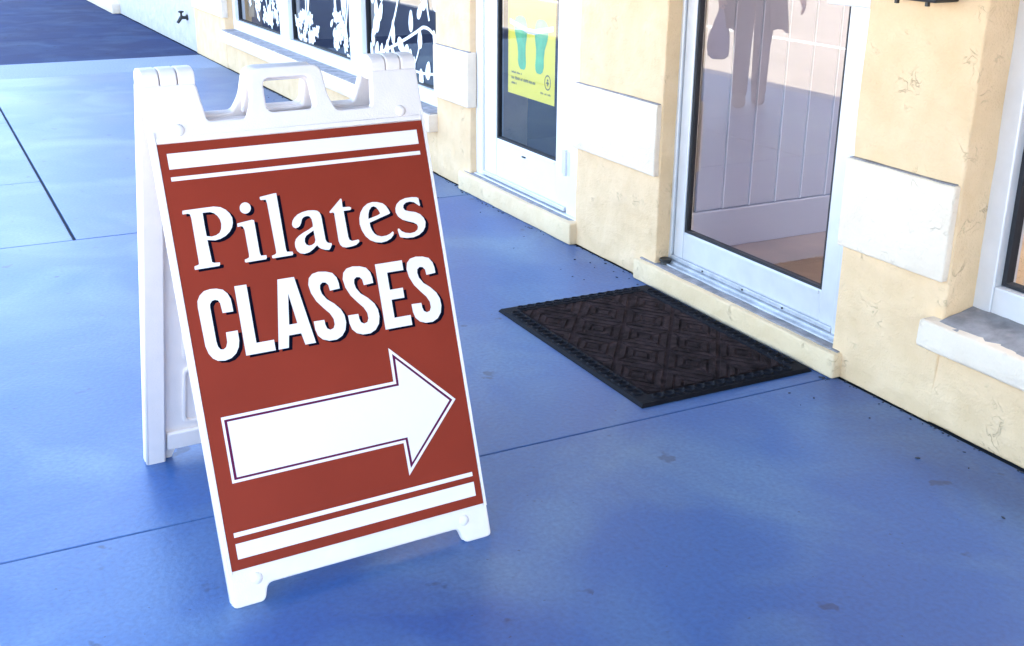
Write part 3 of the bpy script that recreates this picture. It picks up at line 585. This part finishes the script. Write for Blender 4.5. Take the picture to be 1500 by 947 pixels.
def panel(back):
    nm = 'back_panel' if back else 'front_panel'
    o = slabp(nm, [round_poly(full, rr), round_poly(hole, .018)], 0.0, 0.020, 'sign_plastic', sg, 0.004, back)
    # deep edge rails and cross rails on the inner side
    k = 0.0195
    for sx in (-1, 1):
        a, b = sorted((sx*0.262, sx*(H-0.001)))
        slabp('edge_rail', [round_poly(rect(a, b, 0.001, 1.10), .008)], k, 0.040, 'sign_plastic', o, 0.005, back)
    slabp('cross_rail', [round_poly(rect(-0.258, 0.258, 0.045, 0.105), .01)], k, 0.034, 'sign_plastic', o, 0.005, back)
    slabp('cross_rail', [round_poly(rect(-0.258, 0.258, 0.985, 1.030), .01)], k, 0.034, 'sign_plastic', o, 0.005, back)
    # moulded stiffening pads with a raised rim
    for cx in (-0.150, 0.0, 0.150):
        for r_ in range(4):
            v0 = 0.125 + r_*0.213
            po = round_poly(rect(cx-0.066, cx+0.066, v0, v0+0.195), .025); pi = round_poly(rect(cx-0.056, cx+0.056, v0+0.010, v0+0.185), .02)
            pd_ = slabp('moulded_pad', [po, pi], k, 0.028, 'sign_plastic', o, 0.003, back)
            if r_ == 0: slabp('moulded_oval', [round_poly(rect(cx-0.030, cx+0.030, v0+0.08, v0+0.115), .017), round_poly(rect(cx-0.022, cx+0.022, v0+0.087, v0+0.108), .010)], k, 0.026, 'sign_plastic', pd_, 0.002, back)
    # handle rim gives the grip its depth
    slabp('handle_grip', [round_poly([(0.086, 1.040), (0.080, 1.138), (-0.080, 1.138), (-0.086, 1.040)], [.004, .022, .022, .004]), round_poly([(-0.058, 1.045), (0.058, 1.045), (0.055, 1.117), (-0.055, 1.117)], .016)], k, 0.034, 'sign_plastic', o, 0.005, back)
    # lips that hold the sheet and the round push-rivets
    for sx in (-1, 1):
        a, b = sorted((sx*0.3055, sx*0.3125)); slabp('sheet_lip', [rect(a, b, 0.075, 1.02)], -0.0045, 0.004, 'sign_plastic', o, 0.001, back)
    slabp('sheet_lip', [rect(-0.3045, 0.3045, 0.9965, 1.008)], -0.0045, 0.004, 'sign_plastic', o, 0.0015, back)
    for (bu, bv) in ((-0.254, 1.022), (0.257, 1.022), (-0.254, 0.054), (0.249, 0.054)):
        bm = bmesh.new(); ball(bm, (0, 0, 0), (0.013, 0.013, 0.007), 16, 8)
        for v in bm.verts: v.co = P(bu + v.co.x, bv + v.co.y, -v.co.z, back)
        finish('rivet', bm, 'sign_plastic', o, smooth=True)
    return o
fp = panel(False); bp_ = panel(True)
# interlocking hinge knuckles along the ridge: outer two turn with one panel, the middle one with the other
ZR = 1.061
for sx in (-1, 1):
    for i, (a, b) in enumerate(((0.2015, 0.2370), (0.2395, 0.2745), (0.2770, 0.3130))):
        bm = bmesh.new(); n = 20; rx, rz = 0.036, 0.028; A = []; B = []
        x0, x1 = sorted((sx*a, sx*b))
        for k in range(n):
            t = 2*math.pi*k/n; y = rx*math.copysign(abs(math.cos(t))**0.75, math.cos(t)); z = ZR + rz*math.copysign(abs(math.sin(t))**0.75, math.sin(t))
            A.append(bm.verts.new((x0, y, z))); B.append(bm.verts.new((x1, y, z)))
        bm.faces.new(A); bm.faces.new(B[::-1])
        for k in range(n): bm.faces.new((A[k], A[(k+1) % n], B[(k+1) % n], B[k]))
        finish('hinge_knuckle', bm, 'sign_plastic', fp if i != 1 else bp_, 0.003, 2)
# printed sheet
V0 = 0.081
sheet = slabp('printed_sheet', [rect(-0.3045, 0.3045, V0+0.0005, V0+0.914)], -0.003, 0.0005, 'sign_red', sg)
sheet['label'] = 'brick-red printed sheet with white lettering'
def mm(c, du=0, dv=0): return [((x+du)/1000, (y+dv)/1000 + V0) for x, y in c]
LAY = {'shadow': -0.0034, 'ink': -0.0038, 'ink2': -0.0042, 'ink3': -0.0046}
def ink(name, contours, lay, mt):
    d = LAY[lay]; return slabp(name, contours, d, d+0.0003, mt, sheet)
GL = dict(GLYPH)
GL['L'] = [[(-195.5, 599.6), (-169, 599.6), (-169, 472), (-129.5, 472), (-129.5, 448.8), (-195.5, 448.8)]]
GL['A'] = [[(-99.5, 599.8), (-61.7, 599.8), (-37, 449), (-61.5, 449), (-66.8, 475.2), (-94.8, 475.2), (-99.8, 448.8), (-123, 448.8)], [(-81.0, 566), (-71.5, 498.4), (-90.5, 498.4)]]
GL['E'] = [[(131, 599.6), (198.2, 599.6), (198.2, 576.8), (157.2, 576.8), (157.2, 537.1), (189.6, 537.1), (189.6, 514), (157.2, 514), (157.2, 472.2), (198, 472.2), (198, 449), (131, 449)]]
def letter(cs, du=0):
    ink('letter_shadow', [mm(c, du+7.5, -5.5) for c in cs], 'shadow', 'print_navy')
    ink('letter', [mm(c, du) for c in cs], 'ink', 'print_white')
for k in 'Pilates': letter(GL[k])
for k, du in (('C', 0), ('L', 0), ('A', 0), ('S', 0), ('S', 81.3), ('E', 0), ('S', 238.6)): letter(GL[k], du)
ar = lambda x0, y0, y1, xh, yh0, yh1, xt, xb: [(x0, y0), (xb, y0), (xh, yh0), (xt, 258.5), (xh, yh1), (xb, y1), (x0, y1)]
ink('arrow_outline', [mm([(-272, 329), (129, 329), (130, 406.5), (276, 258.8), (130, 109), (129, 185.5), (-272, 185.5)])], 'ink', 'print_white')
ink('arrow_line', [mm([(-266.5, 322.5), (135, 322.5), (136.5, 392), (267.5, 259), (136.5, 125), (135, 191.8), (-266.5, 191.8)])], 'ink2', 'print_purple')
ink('arrow', [mm([(-260.5, 317.5), (140.5, 317.5), (142, 379.5), (259.5, 259.3), (142, 137.5), (140.5, 196.6), (-260.5, 196.6)])], 'ink3', 'print_white')
for y0, y1 in ((860.5, 893.5), (835.5, 844.2), (70.8, 80.8), (23.3, 57)):
    ink('bar', [mm(rect(-288, 288, y0, y1))], 'ink', 'print_white')

# ------------------------------------------------------------------ doormat
MX0, MX1, MY0, MY1 = -3.573, -2.615, 1.795, 2.448
mt_o = empty('doormat', ((MX0+MX1)/2, (MY0+MY1)/2, 0)); tag(mt_o, 'dark rubber-edged doormat with brown diamond carpet in front of the door', 'doormat')
hw, hh = (MX1-MX0)/2, (MY1-MY0)/2
# tapered rubber border
bm = bmesh.new()
def ring(wx, wy, z): return [bm.verts.new(q) for q in ((-wx, -wy, z), (wx, -wy, z), (wx, wy, z), (-wx, wy, z))]
rs = [ring(hw, hh, 0.0), ring(hw-0.002, hh-0.002, 0.004), ring(hw-0.008, hh-0.008, 0.011), ring(hw-0.058, hh-0.058, 0.012), ring(hw-0.064, hh-0.064, 0.006)]
for a, b in zip(rs[:-1], rs[1:]):
    for i in range(4): bm.faces.new((a[i], a[(i+1) % 4], b[(i+1) % 4], b[i]))
bm.faces.new(rs[-1]); bm.faces.new(rs[0][::-1])
bd = finish('rubber_border', bm, 'rubber', mt_o)
# moulded chain pattern on the border
bm = bmesh.new()
def link_oval(cx, cy, lx, ly):
    n = 14; R1 = []; R2 = []; R3 = []
    for k in range(n):
        t = 2*math.pi*k/n; c, s = math.cos(t), math.sin(t)
        R1.append(bm.verts.new((cx + lx*c, cy + ly*s, 0.0115))); R2.append(bm.verts.new((cx + lx*.82*c, cy + ly*.78*s, 0.0165))); R3.append(bm.verts.new((cx + lx*.58*c, cy + ly*.5*s, 0.0115)))
    for a, b in ((R1, R2), (R2, R3)):
        for k in range(n): bm.faces.new((a[k], a[(k+1) % n], b[(k+1) % n], b[k]))
nn = 22
for k in range(nn):
    x = -hw+0.06 + (2*hw-0.12)*(k+.5)/nn
    for s in (-1, 1): link_oval(x, s*(hh-0.034), 0.0195, 0.020)
nn = 14
for k in range(nn):
    y = -hh+0.06 + (2*hh-0.12)*(k+.5)/nn
    for s in (-1, 1): link_oval(s*(hw-0.034), y, 0.020, 0.0205)
o = finish('chain_moulding', bm, 'rubber', mt_o); o['kind'] = 'stuff'
# carpet diamonds divided by deep grooves, each with nested ridges
IX, IY = hw-0.066, hh-0.066
box('carpet_base', (-IX, IX, -IY, IY, 0.004, 0.0085), 'carpet', mt_o, 0)
def clip(poly):
    for ax, lim, sgn in ((0, IX, 1), (0, -IX, -1), (1, IY, 1), (1, -IY, -1)):
        out = []
        for i in range(len(poly)):
            a, b = poly[i-1], poly[i]; ia = sgn*a[ax] <= sgn*lim; ib = sgn*b[ax] <= sgn*lim
            if ia != ib:
                t = (lim-a[ax])/(b[ax]-a[ax]); out.append((a[0]+(b[0]-a[0])*t, a[1]+(b[1]-a[1])*t))
            if ib: out.append(b)
        poly = out
        if len(poly) < 3: return []
    return poly
DX, DY = 0.1375, 0.104      # half diagonals of a diamond
def inset(p, c, k): return [(c[0]+(q[0]-c[0])*k, c[1]+(q[1]-c[1])*k) for q in p]
for i in range(-5, 6):
    for j in range(-4, 5):
        if (i + j) % 2: continue
        cx, cy = i*DX, j*DY
        dia = [(cx+DX, cy), (cx, cy+DY), (cx-DX, cy), (cx, cy-DY)]
        bm = bmesh.new(); any_ = False
        for (k0, k1) in ((0.92, 0.66), (0.56, 0.34), (0.24, 0.0)):
            op = clip(inset(dia, (cx, cy), k0)); ip = clip(inset(dia, (cx, cy), k1)) if k1 else []
            if len(op) < 3: continue
            any_ = True; cc = (sum(q[0] for q in op)/len(op), sum(q[1] for q in op)/len(op))
            z1 = 0.0125
            if not ip:
                lo = [bm.verts.new((q[0], q[1], 0.008)) for q in op]; hi = [bm.verts.new((q[0], q[1], z1)) for q in inset(op, cc, .88)]
                bm.faces.new(hi)
                for a in range(len(op)): bm.faces.new((lo[a-1], lo[a], hi[a], hi[a-1]))
            else:
                # ridge strips along every edge of the diamond that lies inside the mat
                full_o = inset(dia, (cx, cy), k0); full_i = inset(dia, (cx, cy), k1)
                for a in range(4):
                    q = clip([full_o[a-1], full_o[a], full_i[a], full_i[a-1]])
                    if len(q) < 3: continue
                    cq = (sum(t[0] for t in q)/len(q), sum(t[1] for t in q)/len(q))
                    lo = [bm.verts.new((t[0], t[1], 0.008)) for t in q]; hi = [bm.verts.new((t[0], t[1], z1)) for t in inset(q, cq, .90)]
                    bm.faces.new(hi)
                    for e in range(len(q)): bm.faces.new((lo[e-1], lo[e], hi[e], hi[e-1]))
        if any_: finish('carpet_diamond', bm, 'carpet', mt_o)
        else: bm.free()

# ------------------------------------------------------------------ person out on the pavement, seen mirrored in the near door
pe = empty('person', (-6.81, -0.32, 0), rad(-52)); tag(pe, 'person in dark open coat carrying a bag, mirrored in the glazed door', 'person')
# faces +Y; left hand is -X
body = [((0, 0, .86), (.13, .10)), ((0, .0, 1.02), (.115, .085)), ((0, 0, 1.22), (.14, .095)), ((0, -.01, 1.33), (.10, .07)), ((0, 0, 1.40), .052), ((0, .015, 1.46), .058), ((0, .02, 1.54), (.076, .092)), ((0, .01, 1.61), (.055, .07)),
        ((-.075, .01, .80), .085), ((-.068, .07, .45), .058), ((-.07, -.02, .10), .036), ((-.07, .08, .045), .026),
        ((.075, -.01, .80), .085), ((.068, .0, .45), .058), ((.07, -.14, .10), .036), ((.07, -.06, .045), .026),
        ((-.17, -.01, 1.31), .055), ((-.225, -.01, 1.05), .044), ((-.235, .06, .80), .030), ((-.235, .075, .745), (.036, .022)),
        ((.17, -.01, 1.31), .055), ((.25, -.03, 1.07), .044), ((.315, .04, .80), .030), ((.33, .06, .75), (.024, .036))]
be = [(0, 1), (1, 2), (2, 3), (3, 4), (4, 5), (5, 6), (6, 7), (0, 8), (8, 9), (9, 10), (10, 11), (0, 12), (12, 13), (13, 14), (14, 15), (3, 16), (16, 17), (17, 18), (18, 19), (3, 20), (20, 21), (21, 22), (22, 23)]
def finger(k, base_, d, lens, r):
    i0 = len(body); p = Vector(base_); prev = k
    for L, dd in zip(lens, d):
        p = p + Vector(dd).normalized()*L; body.append((tuple(p), r)); be.append((prev, len(body)-1)); prev = len(body)-1
# right hand relaxed: four unequal bent fingers and a thumb off the side of the palm
for q, (oy, L) in enumerate(((.030, .9), (.010, 1.0), (-.010, .95), (-.028, .78))):
    finger(23, (.335, .06+oy, .735), ((.1, oy*4, -1), (-.15, oy, -1), (-.7, 0, -.8)), (.032*L, .030*L, .022*L), .0085)
finger(23, (.325, .085, .765), ((-.2, 1, -.5), (-.2, .6, -1)), (.028, .028), .0095)
# left hand closed round the bag handles
for q, (oy, L) in enumerate(((.028, .9), (.009, 1.0), (-.010, .95), (-.028, .78))):
    finger(19, (-.245, .075+oy, .728), ((-.1, oy*3, -1), (.9, 0, -.5), (.5, 0, .9)), (.030*L, .026*L, .020*L), .0085)
finger(19, (-.225, .10, .752), ((.3, .8, -.6), (.7, -.3, -.7)), (.028, .024), .0095)
bo = skin('body', body, be, 'skin', pe, 2, 0)
skin('trousers', [((0, 0, .90), (.150, .115)), ((-.08, .01, .80), .100), ((-.068, .07, .45), .068), ((-.07, .01, .03), .060), ((.08, -.01, .80), .100), ((.068, .0, .45), .068), ((.07, -.13, .03), .060), ((0, 0, 1.0), (.135, .10))], [(0, 1), (1, 2), (2, 3), (0, 4), (4, 5), (5, 6), (0, 7)], 'trousers', pe)
skin('shirt', [((0, 0, .90), (.150, .118)), ((0, 0, 1.05), (.130, .100)), ((0, 0, 1.24), (.155, .108)), ((0, -.01, 1.36), (.085, .065))], [(0, 1), (1, 2), (2, 3)], 'shirt', pe)
# open coat: shell with a gap down the front
bm = bmesh.new(); prof = [(1.375, .095, .075), (1.33, .185, .105), (1.22, .192, .132), (1.05, .182, .135), (.88, .205, .155), (.70, .225, .175), (.54, .245, .190)]
rings = []
for k, (z, rx, ry) in enumerate(prof):
    gap = .42 + .10*k/6; row = []
    for i in range(25):
        a = math.pi/2 + gap + (2*math.pi-2*gap)*i/24
        wv = 1 + .03*math.sin(i*2.1)*(k/6)
        row.append(bm.verts.new((rx*math.cos(a)*wv, ry*math.sin(a)*wv, z + (.02*math.sin(i*.9) if k == 6 else 0))))
    rings.append(row)
for a, b in zip(rings[:-1], rings[1:]):
    for i in range(24): bm.faces.new((a[i], a[i+1], b[i+1], b[i]))
co_ = finish('coat', bm, 'coat', pe, smooth=True); md = co_.modifiers.new('thick', 'SOLIDIFY'); md.thickness = 0.012
skin('coat_sleeve', [((-.13, -.01, 1.335), .072), ((-.18, -.01, 1.29), .072), ((-.226, -.01, 1.05), .062), ((-.236, .05, .83), .050)], [(0, 1), (1, 2), (2, 3)], 'coat', co_)
skin('coat_sleeve', [((.13, -.01, 1.335), .072), ((.18, -.01, 1.29), .072), ((.252, -.03, 1.07), .062), ((.305, .03, .83), .050)], [(0, 1), (1, 2), (2, 3)], 'coat', co_)
for x_, y_, tz in ((-.07, .05, 0), (.07, -.11, 0)):
    skin('shoe', [((x_, y_-.09, .05), (.052, .055)), ((x_, y_+.02, .045), (.056, .052)), ((x_, y_+.13, .035), (.055, .038)), ((x_, y_+.18, .032), (.040, .028))], [(0, 1), (1, 2), (2, 3)], 'shoe', pe)
bm = bmesh.new(); ball(bm, (0, -.005, 1.565), (.088, .104, .098), 20, 14)
for v in list(bm.verts):
    if v.co.y > .045 and v.co.z < 1.60: v.co.y = .045
    if v.co.z < 1.50: v.co.z = 1.50 - (1.50-v.co.z)*.4
finish('hair', bm, 'hair', pe, smooth=True)
bm = bmesh.new(); tube(bm, (0, .085, 1.545), (0, .118, 1.515), .008, .014, 10); ball(bm, (0, .113, 1.513), (.015, .012, .010)); finish('nose', bm, 'skin', bo, smooth=True)
for s in (-1, 1):
    bm = bmesh.new(); ball(bm, (s*.031, .088, 1.545), (.013, .012, .008)); finish('eye', bm, 'eye_white', bo, smooth=True)
    bm = bmesh.new(); ball(bm, (s*.082, .01, 1.53), (.010, .020, .030)); finish('ear', bm, 'skin', bo, smooth=True)
bm = bmesh.new(); ball(bm, (0, .090, 1.482), (.024, .012, .006)); finish('mouth', bm, 'bag_plastic', bo, smooth=True); bpy.data.objects['mouth'].data.materials[0] = MATS['skin']

bg_ = empty('carrier_bag', pe.matrix_basis @ Vector((-.238, .078, 0)), rad(-52)); tag(bg_, 'greyish purple plastic carrier bag hanging from the hand of the person', 'bag')
bm = bmesh.new(); prof = [(.715, .012, .010), (.66, .022, .018), (.58, .050, .032), (.50, .072, .050), (.42, .080, .060), (.36, .072, .056), (.335, .045, .036), (.330, .0, .0)]
rows = []
for k, (z, rx, ry) in enumerate(prof):
    rows.append([bm.verts.new((rx*math.cos(2*math.pi*i/20)*(1+.10*math.sin(i*2.3+k)), ry*math.sin(2*math.pi*i/20)*(1+.08*math.cos(i*1.7+k)), z)) for i in range(20)])
for a, b in zip(rows[:-1], rows[1:]):
    for i in range(20): bm.faces.new((a[i], a[(i+1) % 20], b[(i+1) % 20], b[i]))
bmesh.ops.remove_doubles(bm, verts=bm.verts, dist=.0005)
finish('bag_body', bm, 'bag_plastic', bg_, smooth=True)
bm = bmesh.new()
for s in (-1, 1):
    pts_ = [Vector((s*.006, .012, .70)), Vector((s*.012, .008, .735)), Vector((s*.002, -.012, .742)), Vector((s*.006, -.014, .70))]
    for a, b in zip(pts_[:-1], pts_[1:]): tube(bm, a, b, .004, .004, 8)
finish('bag_handle', bm, 'bag_plastic', bg_, smooth=True)
